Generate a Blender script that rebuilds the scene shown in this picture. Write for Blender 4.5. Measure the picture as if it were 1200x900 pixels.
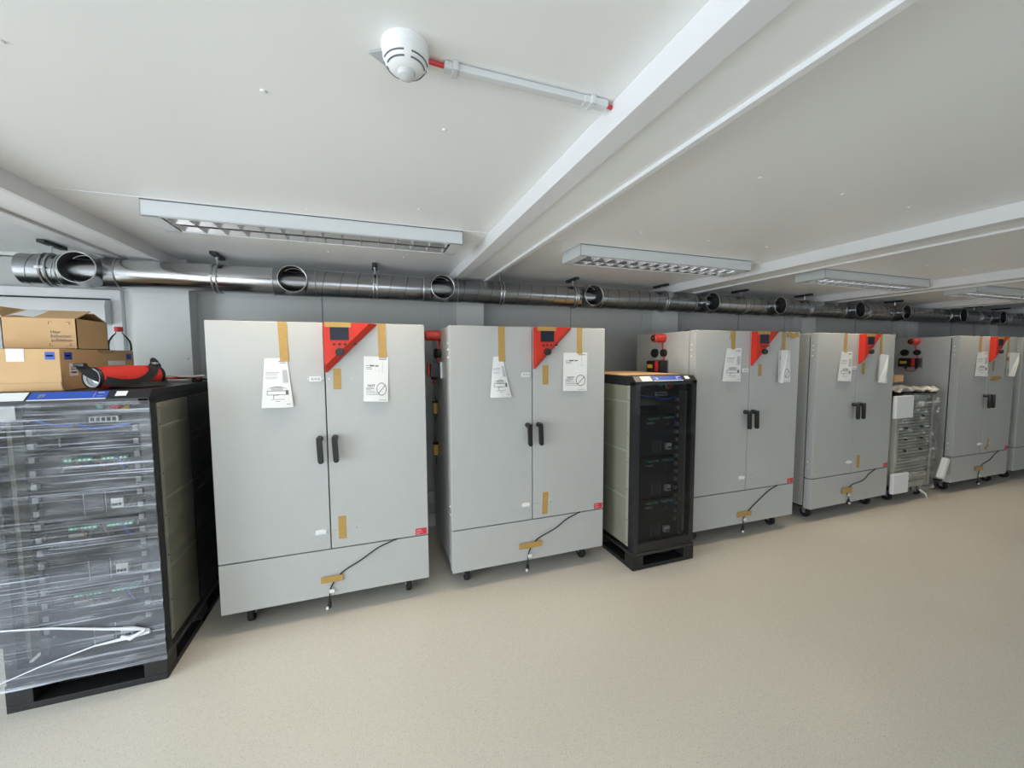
import bpy, bmesh, math, random
from mathutils import Vector, Matrix
random.seed(7)
for o in list(bpy.data.objects): bpy.data.objects.remove(o, do_unlink=True)
S = bpy.context.scene
COL = S.collection

# ------------------------------------------------------------------ camera
CAM_Z = 1.7044
yaw, pit, rol = 0.34197, -0.06926, -0.00482
fw = Vector((math.sin(yaw)*math.cos(pit), math.cos(yaw)*math.cos(pit), math.sin(pit)))
rt = Vector((math.cos(yaw), -math.sin(yaw), 0)); up = rt.cross(fw)
r2 = math.cos(rol)*rt + math.sin(rol)*up; u2 = -math.sin(rol)*rt + math.cos(rol)*up
cd = bpy.data.cameras.new('camera'); cam = bpy.data.objects.new('camera', cd); COL.objects.link(cam)
M = Matrix((r2, u2, -fw)).transposed().to_4x4(); M.translation = Vector((0, 0, CAM_Z)); cam.matrix_world = M
cd.sensor_fit = 'HORIZONTAL'; cd.sensor_width = 36; cd.lens = 36*462.9/1200; cd.clip_start = .05
S.camera = cam

# ------------------------------------------------------------------ world, daylight, exposure
W = bpy.data.worlds.new('sky'); S.world = W; W.use_nodes = True
bg = W.node_tree.nodes['Background']; bg.inputs[0].default_value = (.80, .90, 1, 1); bg.inputs[1].default_value = 1.0
S.view_settings.view_transform = 'Standard'; S.view_settings.look = 'None'
S.view_settings.gamma = 1; S.view_settings.use_curve_mapping = False
S.view_settings.exposure = 0.0
Y_FRONT, Y_BACK, X_L, X_R, H = -2.2, 3.95, -4.6, 13.2, 2.47
# openings in the wall behind the photographer: x0, x1, z0, z1, watts
OPENINGS = [(-3.7, -2.3, .05, 2.15, 70), (-.9, .9, .9, 2.15, 28), (3.8, 5.6, .9, 2.15, 20), (8.6, 10.4, .9, 2.15, 16)]
# glazed opening in the left end wall: y0, y1, z0, z1, watts
END_OPEN = (-1.7, 1.7, .15, 2.2, 212)
for x0, x1, z0, z1, w in OPENINGS:
    ld = bpy.data.lights.new('daylight', 'AREA'); ld.shape = 'RECTANGLE'; ld.size = x1-x0; ld.size_y = z1-z0
    ld.energy = w; ld.color = (.87, .935, 1)
    lo = bpy.data.objects.new('daylight', ld); COL.objects.link(lo)
    lo.location = ((x0+x1)/2, Y_FRONT-.14, (z0+z1)/2); lo.rotation_euler = (math.radians(90), 0, 0)
ld = bpy.data.lights.new('daylight', 'AREA'); ld.shape = 'RECTANGLE'; ld.size = END_OPEN[3]-END_OPEN[2]; ld.size_y = END_OPEN[1]-END_OPEN[0]
ld.energy = END_OPEN[4]; ld.color = (.835, .915, 1)
lo = bpy.data.objects.new('daylight', ld); COL.objects.link(lo)
lo.location = (X_L-.14, (END_OPEN[0]+END_OPEN[1])/2, (END_OPEN[2]+END_OPEN[3])/2); lo.rotation_euler = (0, math.radians(-90), 0)
LAMP_W = 3.8
LAMP_COL = (1, .84, .62)

# ------------------------------------------------------------------ materials
MATS = {}
def mat(name, col=(.8, .8, .8), rough=.5, metal=0, spec=.5, alpha=None, emit=None, trans=0, coat=0):
    if name in MATS: return MATS[name]
    m = bpy.data.materials.new(name); m.use_nodes = True; b = m.node_tree.nodes['Principled BSDF']
    b.inputs['Base Color'].default_value = (*col, 1); b.inputs['Roughness'].default_value = rough
    b.inputs['Metallic'].default_value = metal; b.inputs['Specular IOR Level'].default_value = spec
    b.inputs['Transmission Weight'].default_value = trans; b.inputs['Coat Weight'].default_value = coat
    if emit: b.inputs['Emission Color'].default_value = (*emit[0], 1); b.inputs['Emission Strength'].default_value = emit[1]
    MATS[name] = m; return m
def nodes(m): return m.node_tree.nodes, m.node_tree.links, m.node_tree.nodes['Principled BSDF']
def coords(m, scale=(1, 1, 1), rot=(0, 0, 0)):
    n, l, b = nodes(m); g = n.new('ShaderNodeNewGeometry'); mp = n.new('ShaderNodeMapping')
    mp.inputs['Scale'].default_value = scale; mp.inputs['Rotation'].default_value = rot
    l.new(g.outputs['Position'], mp.inputs['Vector']); return mp.outputs['Vector']
def noise(m, vec, scale, detail=3, rough=.5):
    n, l, b = nodes(m); t = n.new('ShaderNodeTexNoise'); t.inputs['Scale'].default_value = scale
    t.inputs['Detail'].default_value = detail; t.inputs['Roughness'].default_value = rough
    l.new(vec, t.inputs['Vector']); return t.outputs['Fac']
def ramp(m, fac, stops):
    n, l, b = nodes(m); r = n.new('ShaderNodeValToRGB'); e = r.color_ramp.elements
    while len(e) < len(stops): e.new(.5)
    for k, (p, c) in enumerate(stops):
        e[k].position = p; e[k].color = (*c, 1) if len(c) == 3 else c
    l.new(fac, r.inputs['Fac']); return r.outputs['Color']
def bump(m, fac, strength, dist=.002):
    n, l, b = nodes(m); k = n.new('ShaderNodeBump'); k.inputs['Strength'].default_value = strength
    k.inputs['Distance'].default_value = dist; l.new(fac, k.inputs['Height']); l.new(k.outputs['Normal'], b.inputs['Normal'])
def vary(name, col, d, scale, rough, bumpy=0, **kw):
    m = mat(name, col, rough, **kw); n, l, b = nodes(m); f = noise(m, coords(m), scale)
    lo = tuple(c*(1-d) for c in col); hi = tuple(min(1, c*(1+d)) for c in col)
    l.new(ramp(m, f, [(.3, lo), (.7, hi)]), b.inputs['Base Color'])
    if bumpy: bump(m, f, bumpy)
    return m
M_CEIL = vary('ceiling_panel_white', (.85, .85, .835), .015, 1.2, .38)
M_BEAM = vary('beam_white', (.75, .75, .755), .01, 3, .35)
M_WALL = vary('wall_panel_grey', (.58, .59, .58), .02, 1.5, .5)
M_WALLD = vary('wall_column_grey', (.76, .765, .75), .02, 1.5, .5)
M_CAB = vary('cabinet_light_grey', (.485, .495, .485), .012, 14, .38, .02)
M_CABD = mat('door_gasket_dark', (.03, .03, .03), .7)
M_RED = vary('panel_red', (.62, .028, .010), .03, 20, .45)
M_REDD = vary('beacon_red', (.55, .04, .03), .05, 30, .35)
M_BLACK = vary('black_plastic', (.014, .014, .015), .1, 40, .4)
M_RUB = mat('black_rubber', (.012, .012, .012), .75)
M_SCREEN = mat('screen_dark', (.014, .018, .032), .30, spec=.3)
M_TAPE = vary('packing_tape', (.47, .29, .08), .06, 60, .35)
M_PAPER = vary('paper_white', (.80, .81, .81), .01, 30, .7)
M_INK = mat('print_grey', (.14, .14, .15), .8)
M_INKL = mat('print_light_grey', (.5, .51, .53), .8)
M_LRED = mat('label_red', (.6, .03, .05), .5)
M_WHITE = mat('white_plastic', (.82, .83, .83), .4)
M_STEEL = mat('zinc_steel', (.62, .63, .64), .35, metal=1)
M_CARD = vary('cardboard_tan', (.60, .385, .19), .04, 9, .8)
M_CARDP = vary('cardboard_front', (.60, .385, .19), .04, 9, .8)
M_CARDI = vary('cardboard_inside', (.42, .27, .14), .05, 9, .85)
M_BLUE = mat('label_blue', (.02, .08, .45), .35)
M_BLUEC = mat('cable_blue', (.03, .14, .62), .45)
M_REDC = mat('cable_red', (.62, .03, .03), .4)
M_GREEN = mat('terminal_green', (.05, .42, .24), .5)
M_YEL = mat('yellow_plate', (.75, .5, .06), .5)
M_BRASS = vary('brass_yellow', (.55, .36, .09), .08, 60, .4)
M_BEIGE = vary('rack_panel_beige', (.235, .235, .18), .03, 6, .5)
M_BEIGEL = vary('rack_trim_beige', (.33, .325, .265), .03, 6, .5)
M_RACKB = vary('rack_black', (.012, .013, .016), .1, 20, .35)
M_RACKG = vary('rack_grey_panel', (.075, .078, .085), .06, 12, .45)
M_MOD = vary('module_charcoal', (.018, .019, .023), .08, 15, .45)
M_CONN = mat('connector_grey', (.30, .31, .32), .5)
M_PAL = vary('pallet_black', (.012, .012, .013), .15, 30, .5)
M_FABR = vary('speaker_red_cloth', (.72, .035, .025), .08, 400, .75, .2)
M_STRAP = vary('strap_black', (.012, .012, .014), .15, 200, .7)
M_TROL = vary('trolley_grey_beige', (.64, .63, .55), .02, 10, .45)
M_FOAM = vary('foam_white', (.80, .81, .80), .02, 60, .9)
M_TRUNK = vary('trunking_white', (.66, .67, .67), .01, 5, .4)
M_COND = vary('conduit_pale_grey', (.66, .68, .68), .01, 5, .4)
M_LAMPH = vary('lamp_housing_white', (.64, .665, .67), .01, 5, .35)
M_LOUV = mat('louvre_aluminium', (.50, .49, .51), .14, metal=1)
M_BLADE = mat('louvre_blade_highlight', (.88, .88, .88), .25, metal=1)  # paler than the reflectors, to put highlights into the louvre colour
M_TUBE = mat('tube_white', (.9, .9, .88), .3, emit=((1, .95, .86), 2.5))
M_GLASSD = mat('window_dark_glass', (.05, .045, .065), .08)
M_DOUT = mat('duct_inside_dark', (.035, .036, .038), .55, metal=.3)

def duct_mat(name, base, r0, r1):
    m = mat(name, base, .3, metal=1); n, l, b = nodes(m)
    f = noise(m, coords(m, (1, 1, 1)), 60, 2); l.new(ramp(m, f, [(.35, tuple(c*.96 for c in base)), (.65, base)]), b.inputs['Base Color'])
    g = noise(m, coords(m, (2.5, 2.5, 2.5)), 4, 3); l.new(ramp(m, g, [(.3, (r0,)*3), (.7, (r1,)*3)]), b.inputs['Roughness'])
    return m
M_DUCT = duct_mat('galvanised_duct', (.38, .39, .40), .26, .26)
M_DUCTS = duct_mat('galvanised_duct_smooth', (.60, .61, .62), .19, .19)

# floor: pale speckled vinyl
M_FLOOR = mat('floor_vinyl', (.6, .57, .5), .36)
n, l, b = nodes(M_FLOOR)
v = coords(M_FLOOR); big = noise(M_FLOOR, v, 1.1, 2)
c1 = ramp(M_FLOOR, big, [(.35, (.685, .65, .575)), (.65, (.71, .675, .60))])
sp = noise(M_FLOOR, v, 150, 2, .6); c2 = ramp(M_FLOOR, sp, [(.30, (.62, .62, .62)), (.40, (.96, .96, .96)), (.58, (1, 1, 1)), (.72, (1.05, 1.05, 1.04))])
sp2 = noise(M_FLOOR, v, 38, 3, .6); c3 = ramp(M_FLOOR, sp2, [(.3, (.95, .95, .95)), (.6, (1, 1, 1))])
mx = n.new('ShaderNodeMix'); mx.data_type = 'RGBA'; mx.blend_type = 'MULTIPLY'; mx.inputs[0].default_value = 1
l.new(c1, mx.inputs[6]); l.new(c2, mx.inputs[7])
mx2 = n.new('ShaderNodeMix'); mx2.data_type = 'RGBA'; mx2.blend_type = 'MULTIPLY'; mx2.inputs[0].default_value = 1
l.new(mx.outputs[2], mx2.inputs[6]); l.new(c3, mx2.inputs[7]); l.new(mx2.outputs[2], b.inputs['Base Color'])

def film_mat(name, tilt, lo, hi, zs, rough, base=.0, white=(.75, .75, .76), p0=.5, p1=.72, ior=1.5, painted_haze=0):
    """clear stretch film: mostly transparent, with milky strands where it is bunched, plus painted glints and haze"""
    m = mat(name, white, rough); n, l, b = nodes(m)
    v = coords(m, (1.1, 1.1, zs), (0, tilt, 0)); f = noise(m, v, 1.0, 5, .62)
    g = noise(m, coords(m, (1.5, 1.5, 2.5)), 1.4, 2)
    mul = n.new('ShaderNodeMath'); mul.operation = 'MULTIPLY_ADD'
    r = ramp(m, f, [(p0, (0, 0, 0)), (p1, (1, 1, 1))]); q = ramp(m, g, [(.35, (lo,)*3), (.62, (hi,)*3)])
    l.new(r, mul.inputs[0]); l.new(q, mul.inputs[1]); mul.inputs[2].default_value = base
    fac_out = mul.outputs[0]
    if painted_haze:      # milky haze painted low down, standing in for the floor's reflection
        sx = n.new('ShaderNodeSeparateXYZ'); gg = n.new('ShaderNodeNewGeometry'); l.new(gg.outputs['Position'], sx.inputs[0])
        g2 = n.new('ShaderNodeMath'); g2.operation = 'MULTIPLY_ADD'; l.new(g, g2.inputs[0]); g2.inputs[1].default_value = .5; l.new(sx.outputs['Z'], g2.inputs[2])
        haze_ramp = ramp(m, g2.outputs[0], [(.92, (painted_haze,)*3), (1.0, (0, 0, 0))])
        ad = n.new('ShaderNodeMath'); ad.operation = 'ADD'; l.new(mul.outputs[0], ad.inputs[0]); l.new(haze_ramp, ad.inputs[1]); fac_out = ad.outputs[0]
    tr = n.new('ShaderNodeBsdfTransparent'); mixs = n.new('ShaderNodeMixShader'); out = n['Material Output']
    gl = n.new('ShaderNodeBsdfGlossy'); gl.inputs['Roughness'].default_value = rough*.7
    fr = n.new('ShaderNodeFresnel'); fr.inputs['IOR'].default_value = ior
    bp = n.new('ShaderNodeBump'); bp.inputs['Strength'].default_value = .35; bp.inputs['Distance'].default_value = .004
    l.new(f, bp.inputs['Height']); l.new(bp.outputs['Normal'], gl.inputs['Normal']); l.new(bp.outputs['Normal'], b.inputs['Normal'])
    l.new(fac_out, mixs.inputs[0]); l.new(tr.outputs[0], mixs.inputs[1]); l.new(b.outputs[0], mixs.inputs[2])
    m2 = n.new('ShaderNodeMixShader'); l.new(fr.outputs[0], m2.inputs[0]); l.new(mixs.outputs[0], m2.inputs[1]); l.new(gl.outputs[0], m2.inputs[2])
    l.new(m2.outputs[0], out.inputs['Surface']); return m
M_FILM = film_mat('stretch_film_bunched', .10, .12, .72, 125, .18, .02, white=(.66, .71, .82), p0=.54, p1=.66, painted_haze=.12, ior=1.5)
M_FILM2 = film_mat('stretch_film_tight', .05, .0, .07, 70, .14, .008, white=(.6, .62, .66), ior=1.28)
M_FILMS = film_mat('stretch_film_side', .12, .05, .3, 110, .25, .01, p0=.6, p1=.68, ior=1.2)
M_FILMT = film_mat('stretch_film_flank', .05, .0, .05, 70, .2, .0, white=(.6, .62, .66), ior=1.08)
M_FILMC = film_mat('crinkled_film', .9, .3, .8, 14, .12, .05, (.88, .87, .83), .53, .68)  # pale streaks also carry painted glints of light on the crinkles
def clear_mat(name, tint, ior=1.45, w=.06):
    m = bpy.data.materials.new(name); m.use_nodes = True; n = m.node_tree.nodes; l = m.node_tree.links
    n.remove(n['Principled BSDF']); tr = n.new('ShaderNodeBsdfTransparent'); tr.inputs[0].default_value = (*tint, 1)
    gl = n.new('ShaderNodeBsdfGlossy'); gl.inputs['Roughness'].default_value = .06
    fr = n.new('ShaderNodeFresnel'); fr.inputs[0].default_value = ior; mx = n.new('ShaderNodeMixShader')
    l.new(fr.outputs[0], mx.inputs[0]); l.new(tr.outputs[0], mx.inputs[1]); l.new(gl.outputs[0], mx.inputs[2])
    l.new(mx.outputs[0], n['Material Output'].inputs['Surface']); return m
M_PANE = clear_mat('window_clear_pane', (.97, .98, .98), 1.2)
M_TINT = clear_mat('dimming_pane', (.74, .74, .75), 1.12)
M_PET = clear_mat('clear_bottle', (.95, .96, .96), 1.22)
M_LENS = mat('detector_clear_tip', (.62, .64, .64), .15)

# ------------------------------------------------------------------ mesh builder
class MB:
    def __init__(s): s.bm = bmesh.new(); s.wn = False
    def add(s, verts, faces):
        vs = [s.bm.verts.new(v) for v in verts]
        for f in faces:
            try: s.bm.faces.new([vs[i] for i in f])
            except ValueError: pass
        return vs
    def box(s, x0, x1, y0, y1, z0, z1, bev=0, seg=2):
        vs = s.add([(x0,y0,z0),(x1,y0,z0),(x1,y1,z0),(x0,y1,z0),(x0,y0,z1),(x1,y0,z1),(x1,y1,z1),(x0,y1,z1)],
              [(0,3,2,1),(4,5,6,7),(0,1,5,4),(1,2,6,5),(2,3,7,6),(3,0,4,7)])
        if bev:
            s.wn = True
            es = list({e for v in vs for e in v.link_edges})
            bmesh.ops.bevel(s.bm, geom=es, offset=bev, segments=seg, affect='EDGES', profile=.5)
        return s
    def prism(s, pts, axis, a, b, pts2=None):
        """polygon pts (2d) swept along axis from a to b; pts2 = other end outline"""
        q = pts2 or pts
        def P(p, t): return {'x': (t, p[0], p[1]), 'y': (p[0], t, p[1]), 'z': (p[0], p[1], t)}[axis]
        n = len(pts); vs = [P(p, a) for p in pts]+[P(p, b) for p in q]
        f = [tuple(range(n)), tuple(range(2*n-1, n-1, -1))]+[(i, i+n, (i+1) % n+n, (i+1) % n) for i in range(n)]
        vv = s.add(vs, f); bmesh.ops.recalc_face_normals(s.bm, faces=list({f for v in vv for f in v.link_faces})); return s
    def tube(s, pts, r, seg=10, cap=True, closed=False):
        pts = [Vector(p) for p in pts]; n = len(pts); rings = []
        rr = r if isinstance(r, (list, tuple)) else [r]*n
        t0 = (pts[1]-pts[0]).normalized(); up_ = Vector((0, 0, 1)) if abs(t0.z) < .9 else Vector((1, 0, 0))
        nx = t0.cross(up_).normalized()
        for i, p in enumerate(pts):
            if closed: t = (pts[(i+1) % n]-pts[i-1]).normalized()
            else: t = (pts[min(i+1, n-1)]-pts[max(i-1, 0)]).normalized()
            nx = (nx-t*nx.dot(t)).normalized(); ny = t.cross(nx)
            rings.append([p+(nx*math.cos(a)+ny*math.sin(a))*rr[i] for a in [2*math.pi*k/seg for k in range(seg)]])
        vs = [v for r_ in rings for v in r_]; f = []
        for i in range(n if closed else n-1):
            j = (i+1) % n
            for k in range(seg): f.append((i*seg+k, i*seg+(k+1) % seg, j*seg+(k+1) % seg, j*seg+k))
        if cap and not closed: f += [tuple(range(seg-1, -1, -1)), tuple(range((n-1)*seg, n*seg))]
        s.add(vs, f); return s
    def cyl(s, p0, p1, r, seg=20, r2=None): return s.tube([p0, p1], [r, r if r2 is None else r2], seg)
    def lathe(s, prof, c, axis='z', seg=32):
        """prof = [(radius, height)]"""
        vs = []
        for r, h in prof:
            for k in range(seg):
                a = 2*math.pi*k/seg; ca, sa = r*math.cos(a), r*math.sin(a)
                d = {'z': (ca, sa, h), 'x': (h, ca, sa), 'y': (ca, h, sa)}[axis]
                vs.append((c[0]+d[0], c[1]+d[1], c[2]+d[2]))
        f = [(i*seg+k, i*seg+(k+1) % seg, (i+1)*seg+(k+1) % seg, (i+1)*seg+k) for i in range(len(prof)-1) for k in range(seg)]
        vv = s.add(vs, f); bmesh.ops.recalc_face_normals(s.bm, faces=list({f for v in vv for f in v.link_faces})); return s
    def grid(s, nx, ny, fn):
        vs = [fn(i/nx, j/ny) for j in range(ny+1) for i in range(nx+1)]
        s.add(vs, [(j*(nx+1)+i, j*(nx+1)+i+1, (j+1)*(nx+1)+i+1, (j+1)*(nx+1)+i) for j in range(ny) for i in range(nx)]); return s
    def ribbon(s, pts, w, th=.0015):
        """flat band along pts, w = half-width vector per call (constant) ; has thickness"""
        n = len(pts); w = Vector(w); P = [Vector(p) for p in pts]; vs = []
        for i, p in enumerate(P):
            t = (P[min(i+1, n-1)]-P[max(i-1, 0)]).normalized(); nn = t.cross(w).normalized()*th
            vs += [p-w-nn, p+w-nn, p+w+nn, p-w+nn]
        f = [(0, 1, 2, 3), tuple(4*(n-1)+k for k in (3, 2, 1, 0))]
        for i in range(n-1):
            for k in range(4): f.append((4*i+k, 4*i+4+k, 4*i+4+(k+1) % 4, 4*i+(k+1) % 4))
        s.add(vs, f); return s
    def mesh(s, name, smooth=True):
        me = bpy.data.meshes.new(name); s.bm.to_mesh(me); s.bm.free()
        if smooth:
            for p in me.polygons: p.use_smooth = True
            me.set_sharp_from_angle(angle=math.radians(32))
            if s.wn: me['weighted'] = 1
        return me
    def build(s, name, m, parent=None, loc=None, smooth=True):
        return put(name, s.mesh(name, smooth), m, parent, loc)
def put(name, me, m, parent=None, loc=None):
    if m and not me.materials: me.materials.append(m)
    o = bpy.data.objects.new(name, me); COL.objects.link(o)
    if parent: o.parent = parent
    if loc: o.location = loc
    if 'weighted' in me: md = o.modifiers.new('weighted_normals', 'WEIGHTED_NORMAL'); md.keep_sharp = True; md.weight = 90
    return o
def thing(name, label, cat, loc=(0, 0, 0), rz=0, group=None):
    o = bpy.data.objects.new(name, None); COL.objects.link(o); o.location = loc; o.rotation_euler = (0, 0, rz)
    o.empty_display_size = .1; return tag(o, label, cat, group)
def tag(o, label, cat, group=None):
    o['label'] = label; o['category'] = cat
    if group: o['group'] = group
    return o
def struct(o, label=None):
    o['kind'] = 'structure'
    if label: o['label'] = label
    return o
def text_mesh(s, size, sx=1, bold=0):
    c = bpy.data.curves.new('lettering', 'FONT'); c.body = s; c.size = size; c.offset = bold; c.space_line = .95
    o = bpy.data.objects.new('lettering', c); COL.objects.link(o); dg = bpy.context.evaluated_depsgraph_get(); dg.update()
    me = bpy.data.meshes.new_from_object(o.evaluated_get(dg)); bpy.data.objects.remove(o); me.materials.clear()
    for v in me.vertices: v.co.x *= sx
    return me
def arc(c, r, a0, a1, n, ax='xz'):
    out = []
    for k in range(n+1):
        a = math.radians(a0+(a1-a0)*k/n); p = list(c)
        i, j = {'xz': (0, 2), 'yz': (1, 2), 'xy': (0, 1)}[ax]
        p[i] += r*math.cos(a); p[j] += r*math.sin(a); out.append(tuple(p))
    return out

# ================================================================== SETTING
struct(MB().box(X_L, X_R, Y_FRONT-.3, Y_BACK+.1, -.08, 0).build('floor', M_FLOOR), 'pale beige speckled vinyl floor')
ceil = struct(MB().box(X_L, X_R, Y_FRONT, Y_BACK+.1, H, H+.08).build('ceiling', M_CEIL), 'white metal ceiling panels')
JOINTS = [-4.09, -1.69, .71, 3.10, 5.51, 7.91, 10.31]
edges = [X_L]+[e for j in JOINTS for e in (j, j+.31)]+[X_R]
for k in range(len(edges)//2):
    a, b_ = edges[2*k], edges[2*k+1]
    if b_-a > .4:
        MB().box(a+.005, b_-.005, 2.412, 2.416, H-.0025, H).build('panel_seam', M_BEAM, ceil)
capm = MB().lathe([(0, -.004), (.006, -.004), (.009, 0)], (0, 0, 0), seg=10).mesh('screw_cap')
for x, y in [(-.27, 1.36), (.256, 1.385), (-.82, 1.36), (-.29, 2.325), (.256, 2.145), (1.604, 1.3), (2.14, 1.3), (2.66, 1.3), (1.6, 2.09), (2.144, 2.1), (2.66, 2.085),
             (-.82, 3.19), (-.27, 3.2), (.26, 3.2), (1.455, 2.87), (2.1, 3.11), (2.65, 3.1), (3.96, 3.12), (4.01, 2.07), (4.53, 2.06), (4.6, 1.3), (5.1, 2.06)]:
    put('screw_cap', capm, M_WHITE, ceil, (x, y, H))
for k, x in enumerate(JOINTS):
    t = MB().box(x, x+.085, Y_FRONT, Y_BACK-.06, H-.08, H+.01, .003).build(f'trim_{k+1}', M_BEAM)
    struct(t, 'white ceiling beam along the joint between two ceiling bays')
    c = MB().box(x+.094, x+.29, Y_FRONT, Y_BACK-.06, H-.066, H+.01, .002).build('cover_strip', M_CEIL, t)
    MB().box(x+.285, x+.312, Y_FRONT, Y_BACK-.06, H-.08, H+.01, .003).build('edge_strip', M_BEAM, t)
    MB().box(x+.085, x+.094, Y_FRONT, Y_BACK-.06, H-.05, H+.01).build('joint_shadow_gap', M_RACKG, t)  # dark strip painted in for the shade in the joint groove

# back wall with recessed panels and boxed-out columns at each module joint
wall = struct(MB().box(X_L, X_R, Y_BACK, Y_BACK+.1, 0, H).build('wall_back', M_WALL), 'grey panelled back wall')
for x in (-.40, 2.10, 4.58, 9.5, 6.95):
    MB().box(x-.004, x+.004, Y_BACK-.0035, Y_BACK, 0, H).build('panel_joint', mat('joint_grey', (.30, .31, .31), .6), wall)
for k in range(-1, 5):
    x = .79+2.39*k
    MB().box(x-(.08 if k == -1 else 0), x+.27, 3.80, Y_BACK, 0, H, .004).build('column', M_WALLD, wall)
    if k >= 0: MB().box(x-.14, x, 3.925, Y_BACK, 0, H, .003).build('column_side_strip', M_WALL, wall)
MB().lathe([(0, -.003), (.007, -.003), (.009, 0)], (-1.36, 3.80, 1.70), 'y', 10).build('screw_cap', M_STEEL, wall)
struct(MB().box(X_L, X_R, Y_BACK-.05, Y_BACK-.04, H-.035, H-.002).box(X_L, X_R, Y_BACK-.05, Y_BACK, H-.035, H-.03).build('trim_8', M_WALLD), 'narrow white cornice strip along the back wall')
ya, yb, za, zb_, _w = END_OPEN
struct(MB().box(X_L-.1, X_L, Y_FRONT-.3, ya, 0, H).box(X_L-.1, X_L, yb, Y_BACK+.1, 0, H).box(X_L-.1, X_L, ya, yb, 0, za).box(X_L-.1, X_L, ya, yb, zb_, H).build('wall_left', M_WALL), 'grey end wall with a wide glazed opening')
f = MB(); t = .05
f.box(X_L-.09, X_L+.01, ya, ya+t, za, zb_).box(X_L-.09, X_L+.01, yb-t, yb, za, zb_).box(X_L-.09, X_L+.01, ya, yb, za, za+t).box(X_L-.09, X_L+.01, ya, yb, zb_-t, zb_).box(X_L-.08, X_L, (ya+yb)/2-t/2, (ya+yb)/2+t/2, za, zb_)
fo = struct(f.build('window_5', M_BEAM)); MB().box(X_L-.05, X_L-.044, ya+t, yb-t, za+t, zb_-t).build('pane', M_PANE, fo)
struct(MB().box(X_R, X_R+.1, Y_FRONT-.3, Y_BACK+.1, 0, H).build('wall_right', M_WALL), 'grey far end wall')
# wall behind the photographer with its openings
mb = MB(); xs = sorted({X_L, X_R}|{o for q in OPENINGS for o in q[:2]})
for a, b_ in zip(xs[:-1], xs[1:]):
    op = [q for q in OPENINGS if q[0] <= a and q[1] >= b_]
    if op: mb.box(a, b_, Y_FRONT-.1, Y_FRONT, 0, op[0][2]).box(a, b_, Y_FRONT-.1, Y_FRONT, op[0][3], H)
    else: mb.box(a, b_, Y_FRONT-.1, Y_FRONT, 0, H)
struct(mb.build('wall_front', M_WALL), 'grey wall with windows and glazed door')
for k, (x0, x1, z0, z1, w) in enumerate(OPENINGS):
    nm = 'door_1' if k == 0 else f'window_{k+1}'
    f = MB(); t = .05
    f.box(x0, x0+t, Y_FRONT-.09, Y_FRONT+.01, z0, z1).box(x1-t, x1, Y_FRONT-.09, Y_FRONT+.01, z0, z1)
    f.box(x0, x1, Y_FRONT-.09, Y_FRONT+.01, z0, z0+t).box(x0, x1, Y_FRONT-.09, Y_FRONT+.01, z1-t, z1)
    f.box((x0+x1)/2-t/2, (x0+x1)/2+t/2, Y_FRONT-.08, Y_FRONT, z0, z1)
    fo = struct(f.build(nm, M_BEAM)); MB().box(x0+t, x1-t, Y_FRONT-.05, Y_FRONT-.044, z0+t, z1-t).build('pane', M_PANE, fo)
# shuttered window in the back wall, mostly hidden by the boxes
wx = -1.78
f = MB().box(-3.4, wx, 3.86, Y_BACK, 2.155, 2.22, .003).box(wx-.06, wx, 3.86, Y_BACK, .85, 2.16, .003).box(-3.4, -3.34, 3.86, Y_BACK, .85, 2.16).box(-3.4, wx, 3.84, Y_BACK, .85, .91)
win = struct(f.build('window_1', M_BEAM), 'white window frame with a roller shutter box')
MB().box(-3.34, wx-.06, 3.925, 3.935, .91, 2.155).build('pane', M_GLASSD, win)
MB().prism([(3.90, 2.15), (3.80, 2.135), (3.78, 2.10), (3.78, 1.985), (3.80, 1.965), (3.90, 1.96)], 'x', -3.3, -1.84).build('shutter_box', M_BEAM, win)
MB().box(-3.3, -1.86, 3.905, 3.918, 1.72, 1.97).build('shutter_curtain', M_TRUNK, win)
MB().lathe([(0, -.002), (.008, -.002), (.008, 0)], (-1.83, 3.86, 2.165), 'y', 10).build('screw_cap', M_STEEL, win)
struct(MB().box(-1.78, -1.69, 3.90, Y_BACK, 0, H, .003).build('trim_9', M_WALLD), 'narrow cover strip beside the window frame')
# wall trunking with sockets, and skirting
tr = struct(MB().box(-1.35, X_R, 3.86, Y_BACK, .25, .38, .004).build('trim_10', M_TRUNK), 'white cable trunking low on the back wall')
for x in (.44, .62, 2.75, 5.9, 6.1):
    so = MB().box(x-.045, x+.045, 3.90, Y_BACK, .40, .49, .006).build('wall_socket', M_TRUNK, tr)
    MB().cyl((x, 3.90, .445), (x, 3.892, .445), .02).build('socket_face', M_BLACK, so)
for x in (.46,): MB().box(x-.03, x+.03, 3.845, 3.86, .16, .24, .003).build('junction_box', M_TRUNK, tr)
struct(MB().box(-1.35, X_R, 3.93, Y_BACK, 0, .13, .003).build('baseboard_back', M_TRUNK), 'white skirting along the back wall')

# ================================================================== CLIMATE CABINETS
CABS = [(-.905, 2.766, -.003), (.515, 2.745, -.001), (2.632, 2.680, -.013), (4.161, 2.675, .008), (6.638, 2.668, -.015), (8.10, 2.66, 0)]
CW, CZ0, CZD, CZ1, CD = 1.254, .133, .447, 1.925, .82
CABL = ['light grey two-door climate cabinet right beside the tall film-wrapped rack',
        'light grey two-door climate cabinet just left of the black rack on its pallet',
        'light grey two-door climate cabinet directly right of the black rack on its pallet',
        'light grey two-door climate cabinet just left of the film-wrapped trolley',
        'light grey two-door climate cabinet just right of the film-wrapped trolley',
        'farthest light grey climate cabinet, only its left edge inside the frame']
CACHE = {}
def cpart(key, name, fn, m, parent, loc=None):
    if key not in CACHE: CACHE[key] = fn().mesh(name)
    return put(name, CACHE[key], m, parent, loc)
def door_mb(x0, x1): return lambda: MB().box(x0, x1, 0, .074, CZD+.006, CZ1, .006, 2)
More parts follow.
